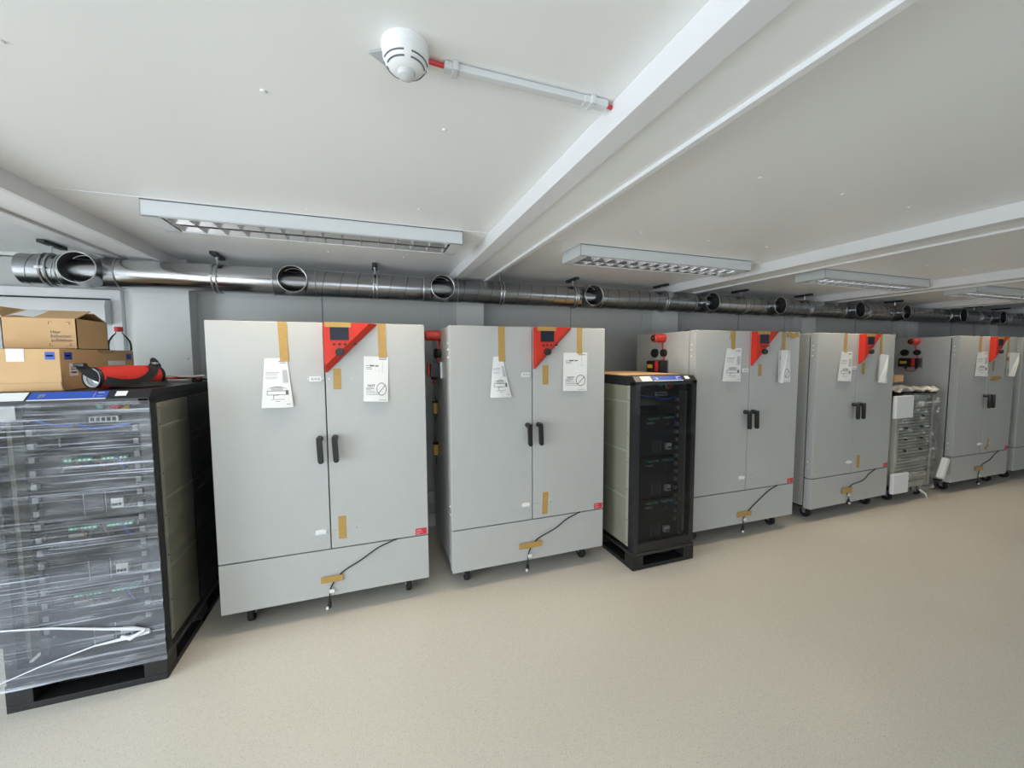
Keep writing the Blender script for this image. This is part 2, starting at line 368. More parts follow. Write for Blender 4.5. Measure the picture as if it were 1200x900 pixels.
def handle_mb(sgn):
    def f():
        mb = MB(); mb.lathe([(0, 0), (.019, 0), (.019, -.034), (.014, -.042), (0, -.042)], (0, 0, 1.188), 'y', 18)
        # lever: bevelled bar hanging from the boss, leaning slightly
        pts = [(-.015, 1.203), (.013, 1.203), (.017, 1.190), (.019*1+.004*sgn, 1.045), (.012+.004*sgn, 1.036), (-.006+.004*sgn, 1.036), (-.011, 1.05), (-.016, 1.180)]
        q = [(.85*x, 1.12+.985*(z-1.12)) for x, z in pts]
        mb.prism(pts, 'y', -.040, -.056); mb.prism(pts, 'y', -.056, -.064, q); return mb
    return f
def caster_mb():
    mb = MB(); mb.lathe([(.018, -.016), (.046, -.018), (.050, -.012), (.050, .012), (.046, .018), (.018, .016), (.018, -.016)], (0, 0, .05), 'x', 24); return mb
def fork_mb():
    mb = MB()
    for s_ in (-1, 1): mb.prism([(-.012, .045), (.012, .045), (.030, .118), (-.018, .118)], 'x', s_*.022, s_*.025)
    mb.box(-.045, .045, -.045, .045, .112, .120).cyl((-.026, 0, .05), (.026, 0, .05), .006, 10); return mb
def bolt_mb(): return MB().lathe([(0, -.004), (.006, -.004), (.0075, 0)], (0, 0, 0), 'y', 10)
def redpanel_mb():
    a = [(.632, 1.921), (.632, 1.612), (.640, 1.610), (.945, 1.915), (.945, 1.921)]
    c = [(.632, 1.921), (.632, 1.660), (.640, 1.658), (.896, 1.915), (.896, 1.921)]
    return MB().prism(a, 'y', 0, -.012).prism(a, 'y', -.012, -.056, c)
def strip(mb, u0, u1, z0, z1, y=-.0012, t=.0008, skew=0):
    mb.prism([(u0, z0), (u1, z0), (u1+skew, z1), (u0+skew, z1)], 'y', y, y+t); return mb
cabs = []
for i, (cx, cy, ca) in enumerate(CABS):
    c = thing('climate_cabinet', CABL[i], 'cabinet', (cx, cy, 0), ca, 'row of climate cabinets'); cabs.append(c)
    body = cpart('body', 'body', lambda: MB().box(.004, CW-.004, .086, CD, .150, 1.922, .006), M_CAB, c)
    cpart('gask', 'door_gasket', lambda: MB().box(.016, CW-.016, .07, .09, CZ0+.02, 1.905), M_CABD, c)
    cpart('under', 'base_frame', lambda: MB().box(.05, CW-.05, .11, CD-.05, .118, .152), M_CABD, c)
    dl = cpart('dl', 'door', door_mb(0, .6235), M_CAB, c); dr = cpart('dr', 'door', door_mb(.6290, CW), M_CAB, c)
    cpart('low', 'lower_panel', lambda: MB().box(0, CW, 0, .074, CZ0, CZD, .006, 2), M_CAB, c)
    cpart('h', 'door_handle', handle_mb(1), M_BLACK, dl, (.583, 0, 0)); cpart('h', 'door_handle', handle_mb(1), M_BLACK, dr, (.672, 0, 0))
    for u in (.13, 1.12):
        for d in (.13, CD-.1):
            w = cpart('cast', 'caster', caster_mb, M_RUB, c, (u, d, 0)); cpart('fork', 'caster_fork', fork_mb, M_STEEL, w)
    # hinge pins down the left flank and latch plates
    for z in (1.80, 1.755, 1.70, .62, .56):
        cpart('hing', 'hinge_pin', lambda: MB().cyl((0, .045, 0), (-.006, .045, 0), .0065, 10), M_WHITE, dl, (0, 0, z))
    lk = cpart('lock', 'name_plate', lambda: MB().box(.537, .606, -.006, 0, 1.553, 1.586, .002), M_WHITE, dl)
    cpart('lockw', 'plate_window', lambda: MB().box(.546, .562, -.0075, -.005, 1.562, 1.577).box(.566, .580, -.0075, -.005, 1.562, 1.577).box(.584, .598, -.0075, -.005, 1.562, 1.577), M_INKL, lk)
    cpart('latch', 'latch', lambda: MB().prism([(.537, .560), (.598, .560), (.602, .585), (.575, .592), (.537, .588)], 'y', 0, -.008).box(.545, .600, -.014, -.006, .570, .578, .002), M_WHITE, dl)
    for (u, z) in ((.531, 1.570), (.614, 1.570), (.528, .575), (.612, .575)): cpart('bolt', 'screw', bolt_mb, M_STEEL, dl, (u, 0, z))
    for (u, z) in ((.651, 1.570), (.781, 1.568), (.651, .571), (.781, .571)): cpart('bolt', 'screw', bolt_mb, M_STEEL, dr, (u, 0, z))
    # red triangular control panel on the right door
    rp = cpart('rp', 'control_panel', redpanel_mb, M_RED, c)
    cpart('scr', 'screen', lambda: MB().box(.668, .778, -.059, -.054, 1.812, 1.895, .002), M_SCREEN, rp)
    cpart('scrf', 'screen_frame', lambda: MB().box(.660, .786, -.0575, -.054, 1.805, 1.900, .002), M_RED, rp)
    for u in (.690, .722, .754): cpart('btn', 'button', lambda: MB().lathe([(0, -.004), (.006, -.004), (.008, 0)], (0, -.056, 1.787), 'y', 14), M_BLACK, rp, (u, 0, 0))
    cpart('knob', 'knob', lambda: MB().lathe([(0, -.024), (.022, -.024), (.025, -.02), (.026, 0)], (.722, -.056, 1.738), 'y', 28), M_BLACK, rp)
    cpart('usb', 'port', lambda: MB().box(.800, .822, -.030, -.024, 1.785, 1.795), M_BLACK, rp)
    cpart('cptape', 'packing_tape', lambda: strip(MB(), .640, .792, 1.893, 1.9235, -.0592, .001), M_TAPE, rp)
    # tape and rating label
    cpart('rlab', 'rating_label', lambda: MB().box(1.166, 1.242, -.001, 0, .459, .504), M_LRED, dr)
    cpart('rlabp', 'label_print', lambda: strip(strip(strip(MB(), 1.172, 1.196, .466, .470, -.0016, .0004), 1.172, 1.215, .474, .478, -.0016, .0004), 1.172, 1.206, .488, .494, -.0016, .0004), mat('print_pale_red', (.75, .35, .38), .6), dr)
    tz = [(.674, .721, 1.50, 1.633, 0), (.708, .757, 1.491, 1.638, 0), (.728, .772, 1.515, 1.624, 0), (.700, .748, 1.50, 1.62, 0), (.725, .770, 1.49, 1.62, 0), None][i]
    if tz: strip(MB(), *tz[:4]).build('packing_tape', M_TAPE, dr)
    lz = [(.674, .721, .511, .664, 0), (.703, .750, .48, .654, .008), None, (.700, .748, .50, .637, 0), (.735, .775, .52, .63, .012), None][i]
    if lz: strip(MB(), *lz[:4], skew=lz[4]).build('packing_tape', M_TAPE, dr)
    if i == 4: strip(MB(), .700, .74, .49, .53).build('packing_tape', M_TAPE, dr); MB().prism([(.70, 1.375), (.78, 1.368), (.93, 1.395), (.945, 1.41), (.90, 1.43), (.74, 1.425), (.69, 1.40)], 'y', -.001, -.007).build('packing_tape', M_TAPE, dr)
    if i == 2:
        for k in range(4):
            cpart('bolt', 'screw', bolt_mb, M_STEEL, dr, (.69+.035*(k % 2), 0, .555+.03*(k//2)))
        MB().grid(10, 4, lambda s, t: (1.075+.145*s, -.002-.012*abs(math.sin(7*s+2*t)), 1.872+.045*t+.008*math.sin(9*s))).build('packing_tape', M_TAPE, dr)
    if i == 2: MB().prism([(.372, 1.85), (.42, 1.912), (.40, 1.925), (.385, 1.925)], 'y', -.003, -.006).build('packing_tape', M_TAPE, dl)
    # power cord hanging from the door gap, held by a strip of tape
    hz = [(.558, .691, .232, .274), (.511, .701, .232, .278), (.53, .70, .205, .252), (.47, .63, .245, .305), (.50, .67, .235, .29), None][i]
    if hz:
        cu = hz[0]+.06+(.01 if i else -.01); zt = hz[3]
        cord = [(1.04, .004, .449), (1.00, -.006, .444), (.91, -.008, .412), (.81, -.009, .352), (cu+.09, -.009, zt+.02), (cu+.04, -.007, zt-.03), (cu+.01, -.009, .20), (cu, -.012, .15), (cu-.002, -.012, .115)]
        if i == 3: cord[-3:] = [(cu+.01, -.01, .24), (cu+.03, -.014, .21), (cu+.035, -.016, .185)]
        P = []
        for k in range(len(cord)-1):     # Catmull-Rom smoothing
            p = [Vector(cord[max(0, min(len(cord)-1, k+d))]) for d in (-1, 0, 1, 2)]
            for s_ in range(6):
                t = s_/6; P.append(.5*((2*p[1])+(p[2]-p[0])*t+(2*p[0]-5*p[1]+4*p[2]-p[3])*t*t+(3*p[1]-p[0]-3*p[2]+p[3])*t**3))
        P.append(Vector(cord[-1]))
        co = MB().tube(P, .0042, 8).build('power_cord', M_RUB, c)
        e = P[-1]; MB().tube([e, e+Vector((0, 0, -.02)), e+Vector((-.004, 0, -.045)), e+Vector((-.012, -.004, -.052))], [.006, .012, .014, .012], 12).build('plug', M_RUB, co)
        MB().box(e.x-.022, e.x-.006, e.y-.022, e.y-.008, e.z-.052, e.z-.036, .002).build('plug_cap', M_WHITE, co)
        q = P[-10]; MB().box(q.x-.004, q.x+.026, q.y-.009, q.y-.0045, q.z-.012, q.z+.012, .001).build('cord_tag', M_WHITE, co)
        strip(MB(), *hz, -.0145 if False else -.012, .0008).build('packing_tape', M_TAPE, c)
    if i in (1, 2, 4):
        # warning beacon, port plugs and emergency switch box on the left flank
        bc = MB().lathe([(0, -.125), (.022, -.125), (.032, -.118), (.040, -.11), (.040, -.062), (.042, -.058), (.042, 0), (0, 0)], (.004, .41, 1.872), 'x', 28).build('warning_beacon', M_REDD, c)
        MB().lathe([(.012, -.128), (.020, -.131), (.028, -.128), (.030, -.122)], (.004, .41, 1.872), 'x', 24).build('beacon_ring', M_BLACK, bc)
        for v, r in ((.52, .042), (.392, .036)): MB().lathe([(0, -.03), (r*.9, -.03), (r, -.02), (r, 0)], (.004, v, 1.732), 'x', 24).build('port_plug', M_RUB, c)
        bx = MB().box(-.085, -.012, .335, .545, 1.548, 1.658, .006).build('emergency_switch_box', M_BLACK, c)
        MB().box(-.012, .004, .325, .535, 1.54, 1.665).build('mounting_plate', M_STEEL, bx)
        MB().box(-.088, -.084, .455, .525, 1.588, 1.622).build('yellow_plate', M_YEL, bx)
        MB().box(-.100, -.084, .372, .405, 1.555, 1.655, .004).build('red_switch', M_REDC, bx)
        MB().cyl((-.05, .37, 1.55), (-.05, .37, 1.525), .014, 14).cyl((-.05, .48, 1.55), (-.05, .48, 1.525), .014, 14).build('cable_gland', M_RUB, bx)
        MB().tube([(-.01, .41, 1.835), (-.012, .405, 1.78), (-.014, .385, 1.72), (-.02, .375, 1.66)], .0055, 8).build('red_cable', M_REDC, c)
        MB().tube([(-.05, .37, 1.53), (-.048, .38, 1.50), (-.04, .425, 1.487), (-.046, .475, 1.50), (-.05, .48, 1.53)], .005, 8).build('red_cable_loop', M_REDC, c)
    if i == 1:
        for z in (1.277, .926):
            w = MB().tube([(-.02, .56, z+.11), (-.018, .565, z), (-.02, .56, z-.12)], .003, 6).build('thin_cable', M_RUB, c)
            MB().cyl((-.02, .565, z-.045), (-.02, .565, z+.045), .022, 16).build('cable_connector', M_BRASS, w)
            MB().cyl((-.02, .565, z+.045), (-.02, .565, z+.06), .023, 16).cyl((-.02, .565, z-.045), (-.02, .565, z-.055), .018, 16).build('connector_cap', M_RUB, w)
    if i in (1, 2):
        MB().tube(arc((.42 if i == 1 else .30, .42, 1.90), .055, 20, 160, 10), .004, 6).build('cable_loop', M_RUB, c)

# ================================================================== INSTRUCTION SHEETS
def sheet(ci, side, corners, label, bulge=.012, pr=True, tape=None, fold=None, kind='L'):
    """corners TL,TR,BR,BL in door coordinates; fold = extra turned-over flap polygon"""
    cx, cy, ca = CABS[ci]; TL, TR, BR, BL = corners
    def pos(s, t, off=0):     # t: 0 top..1 bottom
        a = [TL[k]+(TR[k]-TL[k])*s for k in (0, 1)]; b_ = [BL[k]+(BR[k]-BL[k])*s for k in (0, 1)]
        u = a[0]+(b_[0]-a[0])*t; z = a[1]+(b_[1]-a[1])*t
        d = bulge*(t**1.6)*(.35+.65*math.sin(math.pi*(.2+.6*s)))+.25*bulge*math.sin(3*s+ci)*t
        return (u, -.003-abs(d)-off, z)
    o = thing('instruction_sheet', label, 'paper', (cx, cy, 0), ca, 'instruction sheets taped to the doors')
    g = MB().grid(8, 10, pos); gm = g.mesh('sheet', False); sh = put('sheet', gm, M_PAPER, o)
    md = sh.modifiers.new('thickness', 'SOLIDIFY'); md.thickness = .0004
    def bars(lst, m, nm):
        mb = MB()
        for (s0, s1, t0, t1) in lst:
            k = max(1, int((s1-s0)/.12)); q = max(1, int((t1-t0)/.1))
            mb.grid(k, q, lambda s, t: pos(s0+(s1-s0)*s, t0+(t1-t0)*t, .0012))
        mb.build(nm, m, sh)
    if kind == 'L':   # unpacking drawing
        bars([(.62, .92, .06, .075), (.66, .92, .095, .105), (.08, .60, .29, .30), (.08, .55, .33, .337), (.08, .58, .38, .386), (.10, .5, .41, .416), (.80, .92, .93, .94), (.30, .75, .83, .837), (.45, .6, .87, .877), (.38, .40, .74, .82), (.4, .56, .74, .752)], M_INK, 'print')
        bars([(.74, .94, .24, .50)], M_INKL, 'print_drawing')
        mb = MB(); n = 14
        for k in range(n):   # arched lid over a pallet outline
            a0, a1 = math.pi*k/n, math.pi*(k+1)/n
            mb.grid(1, 1, lambda s, t: pos(.52-.36*math.cos(a0+(a1-a0)*s), .66-(.075+.012*t)*math.sin(a0+(a1-a0)*s)-.0, .0013))
        mb.grid(6, 1, lambda s, t: pos(.16+.72*s, .655+.012*t, .0013)); mb.grid(6, 1, lambda s, t: pos(.16+.72*s, .735+.010*t, .0013))
        mb.grid(1, 3, lambda s, t: pos(.16+.02*s, .66+.08*t, .0013)); mb.grid(1, 3, lambda s, t: pos(.80+.10*s, .65+.09*t, .0013))
        mb.build('print_box_drawing', M_INK, sh)
        bars([(.30, .72, .585, .65)], M_INKL, 'print_shading')
    else:             # lifting note with NOT and a crossed-out ring
        bars([(.62, .92, .05, .066), (.10, .20, .205, .217), (.24, .42, .19, .222), (.46, .6, .195, .222), (.10, .32, .245, .254), (.10, .34, .275, .284), (.1, .42, .70, .715), (.1, .3, .735, .742), (.1, .45, .765, .773), (.1, .55, .80, .808), (.1, .60, .84, .848), (.62, .92, .955, .962)], M_INK, 'print')
        bars([(.76, .775, .12, .34), (.60, .62, .30, .34), (.70, .84, .335, .342), (.9, .915, .31, .34)], M_INKL, 'print_drawing')
        if pr is True:
            me = text_mesh('NOT', 1.0, bold=.03)
            xs_ = [v.co.x for v in me.vertices]; w = max(xs_); hh = max(v.co.y for v in me.vertices)
            for v in me.vertices: v.co = Vector(pos(.16+.30*v.co.x/w, .675-.055*v.co.y/hh, .0014))
            put('print_lettering', me, M_INK, sh)
        mb = MB(); n = 28
        for k in range(n):
            a0, a1 = 2*math.pi*k/n, 2*math.pi*(k+1)/n
            mb.grid(1, 1, lambda s, t: pos(.73+(.205-.022*t)*math.cos(a0+(a1-a0)*s), .72+(.143-.0155*t)*math.sin(a0+(a1-a0)*s), .0013))
        mb.grid(6, 1, lambda s, t: pos(.585+.29*s+.016*t, .82-.2*s+.011*t, .0014)); mb.build('print_prohibition_ring', M_INK, sh)
    if fold:
        mb = MB(); n = len(fold); mb.add([(u, -.02-d, z) for u, z, d in fold], [tuple(range(n))]); f = mb.build('folded_flap', M_PAPER, o, smooth=False)
        md = f.modifiers.new('thickness', 'SOLIDIFY'); md.thickness = .0005
    if tape:
        u0, u1, z0, z1, sk = tape
        MB().grid(1, 4, lambda s, t: (u0+(u1-u0)*s+sk*t, -.0016-(.004 if t > .95 else 0), z1+(z0-z1)*t)).build('packing_tape', M_TAPE, o, smooth=False).modifiers.new('thickness', 'SOLIDIFY').thickness = .0006
D0 = ['the cabinet beside the tall film-wrapped rack', 'the cabinet just left of the black rack', 'the cabinet directly right of the black rack', 'the cabinet just left of the wrapped trolley', 'the cabinet just right of the wrapped trolley']
sheet(0, 'L', [(.296, 1.702), (.417, 1.702), (.445, 1.399), (.272, 1.400)], 'narrow curled sheet on left door of '+D0[0], .02, tape=(.374, .423, 1.68, 1.924, .006))
sheet(0, 'R', [(.861, 1.712), (1.013, 1.706), (1.005, 1.408), (.852, 1.417)], 'sheet with crossed-out ring, right door of '+D0[0], .014, tape=(.951, 1.001, 1.70, 1.924, .002), kind='R')
sheet(1, 'L', [(.319, 1.704), (.387, 1.709), (.451, 1.408), (.284, 1.410)], 'sheet pinched at its top, left door of '+D0[1], .03, tape=(.356, .405, 1.67, 1.924, .002))
sheet(1, 'R', [(.882, 1.732), (1.092, 1.734), (1.087, 1.431), (.876, 1.438)], 'flat sheet with crossed-out ring, right door of '+D0[1], .008, tape=(1.0, 1.045, 1.725, 1.924, 0), kind='R')
sheet(2, 'L', [(.342, 1.768), (.516, 1.770), (.507, 1.470), (.288, 1.478)], 'printed drawing sheet on left door of '+D0[2], .014, tape=(.394, .440, 1.76, 1.924, 0))
sheet(2, 'R', [(.975, 1.756), (1.125, 1.749), (1.135, 1.449), (.965, 1.450)], 'sheet with left edge folded, right door of '+D0[2], .016, pr=False, kind='R', tape=(1.014, 1.058, 1.745, 1.924, .004),
      fold=[(.980, 1.756, .004), (1.075, 1.752, .004), (1.02, 1.60, .022), (.985, 1.446, .03), (.957, 1.447, .02)])
sheet(3, 'L', [(.359, 1.739), (.530, 1.738), (.515, 1.431), (.295, 1.443)], 'printed drawing sheet on left door of '+D0[3], .014, tape=(.395, .440, 1.73, 1.924, 0))
sheet(3, 'R', [(.975, 1.712), (1.155, 1.700), (1.118, 1.397), (.945, 1.410)], 'sheet with broad folded flap, right door of '+D0[3], .016, pr=False, kind='R', tape=(.98, 1.025, 1.70, 1.924, 0),
      fold=[(.955, 1.713, .004), (1.085, 1.706, .006), (1.04, 1.56, .028), (1.005, 1.404, .036), (.918, 1.411, .02)])
sheet(4, 'L', [(.385, 1.738), (.59, 1.737), (.60, 1.431), (.325, 1.438)], 'printed drawing sheet on left door of '+D0[4], .014, tape=(.405, .45, 1.73, 1.924, 0))
sheet(4, 'R', [(1.05, 1.725), (1.26, 1.724), (1.225, 1.420), (1.02, 1.423)], 'printed sheet folded diagonally on right door of '+D0[4], .016, pr=False, kind='R', tape=(1.03, 1.075, 1.62, 1.924, 0),
      fold=[(1.045, 1.725, .004), (1.262, 1.724, .008), (1.20, 1.60, .028), (1.10, 1.421, .04), (1.005, 1.423, .02)])

# ================================================================== RACKS ON PALLETS
def pallet(x0, x1, y0, y1, label):
    p = thing('pallet', label, 'pallet', ((x0+x1)/2, (y0+y1)/2, 0)); w, d = (x1-x0)/2, (y1-y0)/2
    MB().box(-w, w, -d, d, .112, .138, .004).build('deck', M_PAL, p)
    for y in (-d, -.055, d-.11): MB().box(-w, w, y, y+.11, 0, .034, .004).build('bottom_board', M_PAL, p)
    for x in (-w, -.05, w-.10):
        MB().box(x, x+.10, -d+.11, d-.11, 0, .034, .004).build('bottom_board', M_PAL, p)
        if x == -.05: continue
        for y in (-d, -.055, d-.11): MB().box(x, x+.10, y, y+.11, .034, .112, .004).build('block', M_PAL, p)
def rack(x0, x1, y0, y1, label, film, dark, seed):
    R = random.Random(seed); zb, zt = .14, 1.505; w = x1-x0; d = y1-y0; cx = w/2
    r = thing('equipment_rack', label, 'rack', (x0, y0, 0))
    pm = M_RACKB; fr = MB()
    for x in (0, w-.045):
        for y in (0, d-.05): fr.box(x, x+.045, y, y+(.07 if y == 0 else .05), zb, zt, .003)
    fr.box(.045, w-.045, 0, .04, zb, zb+.07).box(.045, w-.045, d-.05, d, zb, zt).box(.045, w-.045, .07, d-.05, zb, zb+.02)
    fr.build('frame', pm, r)
    MB().prism([(0, zt-.03), (0, zt), (.045, zt+.04), (d, zt+.04), (d, zt-.03)], 'x', 0, w).build('top_cap', pm, r)
    # side panels: pale perforated front half, dark rear half, each in three fields
    for x, s_ in ((0, -1), (w, 1)):
        ysplit = .45; xa, xb = (x-.002, x+.012) if s_ < 0 else (x-.012, x+.002)
        sp_ = MB().box(xa, xb, .07, ysplit-.008, zb+.03, zt-.035, .002).build('side_panel', M_BEIGE, r)
        MB().box(xa+(-.002 if s_ < 0 else 0), xb+(.002 if s_ > 0 else 0), .07, .10, zb+.03, zt-.035, .001).build('panel_edge_strip', M_BEIGEL, sp_)
        for z in (zb+.42, zb+.80, zt-.17):
            MB().box(xa+(-.0015 if s_ < 0 else 0), xb+(.0015 if s_ > 0 else 0), .10, ysplit-.01, z, z+.012).build('panel_seam', M_BEIGEL, sp_)
        for z in (zb+.06, zb+.25, zb+.5, zb+.72, zb+.95, zt-.15, zt-.06):
            MB().cyl((x+s_*.001, .085, z), (x+s_*.006, .085, z), .004, 8).build('screw', M_RUB, sp_)
        MB().box(xa, xb, ysplit+.008, d-.05, zb+.03, zt-.035, .002).build('rear_side_panel', M_RACKG, r)
    # equipment behind the front
    dy = .12
    MB().box(.05, w-.05, dy+.03, dy+.05, 1.30, zt-.04).build('header_panel', M_MOD, r)
    for k, zc in enumerate((.953, .598, .243)):
        z0, z1 = zc-.08, zc+.262
        m_ = MB().box(.055, w-.055, dy, d-.1, z0, z1, .004).build('battery_module', M_MOD, r)
        br = MB().box(cx+.085, cx+.137, dy-.03, dy, zc-.026, zc+.026, .003).build('breaker', M_WHITE, m_)
        for q in range(3): MB().box(cx+.092+.014*q, cx+.100+.014*q, dy-.038, dy-.03, zc-.014, zc-.001).build('breaker_toggle', M_INK, br)
        zt_ = zc+.238
        for (a, b_) in ((-.095, .02), (.055, .165)):
            t_ = MB().box(cx+a, cx+b_, dy-.02, dy, zt_-.008, zt_+.008, .002).build('terminal_strip', M_GREEN, m_)
            for q in range(6): MB().cyl((cx+a+.012+q*(b_-a-.024)/5, dy-.021, zt_), (cx+a+.012+q*(b_-a-.024)/5, dy-.018, zt_), .004, 8).build('terminal_screw', M_STEEL, t_)
        MB().box(cx-.10, cx-.03, dy-.012, dy, zt_-.045, zt_-.03).build('label_plate', M_BEIGEL, m_)
        for (a, m2, dz) in ((.11, M_BLUEC, -.05), (-.06, mat('cable_dull_red', (.32, .08, .06), .5), -.035), (.03, mat('cable_brown', (.26, .13, .08), .5), -.045)):
            p0 = Vector((cx+a, dy-.02, zt_)); MB().tube([p0+Vector((.03*math.sin(2.2*q/10)+.03*q/10, -.004-.028*math.sin(math.pi*q/10), .016*math.sin(math.pi*q/5)+dz*q/10)) for q in range(11)], .0028, 6).build('wire', m2, m_)
        MB().box(.07, .10, dy-.014, dy, zc-.05, zc+.05).build('vent_block', M_RACKG, m_)
        # perforated display field
        dp = MB().box(cx-.03, cx+.045, dy-.004, dy, zc-.05, zc+.05).build('display', M_RACKG, m_)
        mb = MB()
        for q in range(9):
            for x_ in (cx-.036, cx+.051): mb.cyl((x_, dy-.003, zc-.048+.012*q), (x_, dy-.001, zc-.048+.012*q), .0025, 6)
        mb.build('indicator_row', M_WHITE, dp)
    for sx in (-1, 1):      # connector columns with pale trim
        xx = cx+sx*(w/2-.052)
        MB().box(xx-.010 if sx > 0 else xx-.012, xx+.012 if sx > 0 else xx+.010, dy-.06, dy+.01, zb+.08, zt-.09).build('inner_rail', M_BEIGEL, r)
        for q in range(16):
            z = 1.345-.068*q
            MB().box(xx-sx*.052-.012, xx-sx*.052+.012, dy-.028, dy, z-.018, z+.012, .003).build('connector', M_CONN, r)
    es = MB().cyl((cx+.135, dy+.03, 1.462), (cx+.135, dy+.022, 1.462), .032, 24).build('emergency_stop', M_YEL, r)
    MB().lathe([(0, -.045), (.018, -.044), (.024, -.036), (.024, -.02), (.014, -.016), (.014, 0)], (cx+.125, dy+.022, 1.462), 'y', 24).build('stop_button', M_REDC, es)
    MB().cyl((cx+.05, dy+.03, 1.462), (cx+.05, dy+.01, 1.462), .014, 16).build('key_switch', M_GREEN, r)
    MB().box(cx+.0, cx+.12, dy+.015, dy+.03, 1.375, 1.405, .002).build('plug_socket_row', M_INKL if dark else M_WHITE, r)
    for q in range(5): MB().box(cx+.008+.022*q, cx+.022+.022*q, dy+.012, dy+.016, 1.380, 1.400).build('plug_socket', M_BLACK, r)
    MB().tube([(cx-.03, dy, 1.37), (cx+.02, dy-.02, 1.352), (cx+.10, dy-.024, 1.350), (cx+.18, dy-.01, 1.362)], .007, 8).build('blue_cable', M_BLUEC, r)
    MB().tube([(cx-.20, dy, 1.40), (cx-.12, dy-.02, 1.375), (cx-.05, dy-.01, 1.37)], .005, 8).build('blue_cable', M_BLUEC, r)
    # stickers on the sloping top edge
    def slope(a, b_, q0, q1, m, nm):
        P = lambda t: (.045*t-.0008, zt+.04*t+.0012)
        (ya, za), (yb, zb_) = P(q0), P(q1)
        return MB().add_q((a, ya, za), (b_, ya, za), (b_, yb, zb_), (a, yb, zb_)).build(nm, m, r)
    o1 = .05 if not dark else .06
    slope(o1, o1+.10, .05, .95, M_PAPER, 'paper_sticker'); slope(o1+.11, o1+.40, .12, .92, M_BLUE, 'blue_sticker')
    slope(o1+.11, o1+.40, .02, .12, M_PAPER, 'sticker_border'); slope(o1+.345, o1+.352, .25, .8, M_PAPER, 'sticker_mark'); slope(o1+.36, o1+.385, .3, .42, M_PAPER, 'sticker_mark'); slope(o1+.36, o1+.385, .68, .8, M_PAPER, 'sticker_mark')
    slope(o1+.14, o1+.165, .3, .7, M_PAPER, 'sticker_mark')
    slope(o1+.43, o1+.475, .3, .85, M_PAPER, 'paper_sticker')
    # stretch film: front, both flanks and the fold over the top
    A = .002 if dark else .006
    def wob(a, b_): return A*(math.sin(31*b_+4*a)+.6*math.sin(67*b_-9*a+seed))
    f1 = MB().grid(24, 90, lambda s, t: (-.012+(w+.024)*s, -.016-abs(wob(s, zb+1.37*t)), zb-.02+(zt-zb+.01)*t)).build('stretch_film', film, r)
    fs = M_FILMT if dark else M_FILMS
    for x, s_ in ((-.012, -1), (w+.012, 1)):
        MB().grid(14, 60, lambda s, t: (x+s_*abs(wob(s, t*1.4)), -.016+(d+.03)*s, zb-.02+(zt-zb+.02)*t)).build('stretch_film', fs, r)
    if dark: MB().box(.045, w-.045, .02, .026, zb+.07, zt-.03).build('added_dimming_pane', M_TINT, r)  # pane added only to dim the equipment behind it
    return r
def add_q(self, a, b_, c, d): self.add([a, b_, c, d], [(0, 1, 2, 3)]); return self
MB.add_q = add_q
pallet(-1.695, -1.065, 2.495, 3.50, 'black plastic pallet under the film-wrapped rack at left')
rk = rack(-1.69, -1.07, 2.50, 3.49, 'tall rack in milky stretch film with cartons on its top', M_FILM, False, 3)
# loose corner sheet and bunched strand of film across the lower front
MB().box(.012, .125, -.010, -.007, 1.42, 1.485).build('white_card', M_TRUNK, rk)
def strand(pts, r, nm='film_strand'): return MB().tube(pts, r, 8).build(nm, M_FILMR, rk)
M_FILMR = mat('bunched_film_rope', (.72, .74, .78), .3)
strand([(.02, -.03, .432), (.2, -.034, .405), (.4, -.034, .352), (.51, -.036, .33), (.572, -.03, .305)], [.004, .005, .006, .010, .004])
strand([(.0, -.03, .175), (.15, -.034, .225), (.35, -.034, .275), (.5, -.036, .288), (.575, -.034, .296)], [.002, .003, .004, .010, .008])
strand([(.46, -.036, .30), (.50, -.045, .285), (.53, -.045, .30), (.56, -.042, .315)], [.006, .011, .009, .005])
pallet(1.906, 2.513, 2.525, 3.51, 'black plastic pallet under the dark rack between the cabinets')
rk2 = rack(1.911, 2.508, 2.53, 3.50, 'dark rack in clear film between the second and third cabinets', M_FILM2, True, 5)
MB().box(.02, .56, .16, .92, 1.545, 1.552).build('cardboard_cover', M_CARD, rk2)
pallet(-2.68, -2.06, 3.10, 3.78, 'black pallet at the far left edge behind the film-wrapped rack')
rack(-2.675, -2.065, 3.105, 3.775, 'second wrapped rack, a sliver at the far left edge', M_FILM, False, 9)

# ================================================================== THINGS ON THE LEFT RACK
TOP = 1.546
b1 = thing('cardboard_box', 'large lower carton with blue square logos under the open carton', 'box', (-1.66, 2.93, TOP))
bw, bd, bh = .205, .325, .208      # half width, half depth, height
MB().box(-bw, bw, -bd, bd, 0, bh, .003).build('carton', M_CARDP, b1)
def fq(x0, x1, z0, z1, m, nm, par=b1, yy=-bd): return MB().box(x0, x1, yy-.0012, yy, z0, z1).build(nm, m, par)
def sq(y0, y1, z0, z1, m, nm, par=b1, xx=bw): return MB().box(xx, xx+.0012, y0, y1, z0, z1).build(nm, m, par)
fq(.150, .186, .155, .192, M_BLUE, 'blue_logo'); fq(-.085, -.048, .155, .192, M_BLUE, 'blue_logo'); fq(.155, .181, .170, .177, M_PAPER, 'logo_lettering'); fq(-.08, -.053, .170, .177, M_PAPER, 'logo_lettering')
sq(-bd+.03, -bd+.085, .155, .192, M_BLUE, 'blue_logo'); sq(-bd+.04, -bd+.075, .170, .177, M_PAPER, 'logo_lettering')
sq(bd-.085, bd-.03, .150, .187, M_BLUE, 'blue_logo'); sq(bd-.075, bd-.04, .165, .172, M_PAPER, 'logo_lettering')
fq(.01, .075, .145, .208, mat('clear_tape', (.80, .70, .66), .2), 'tape_tab')
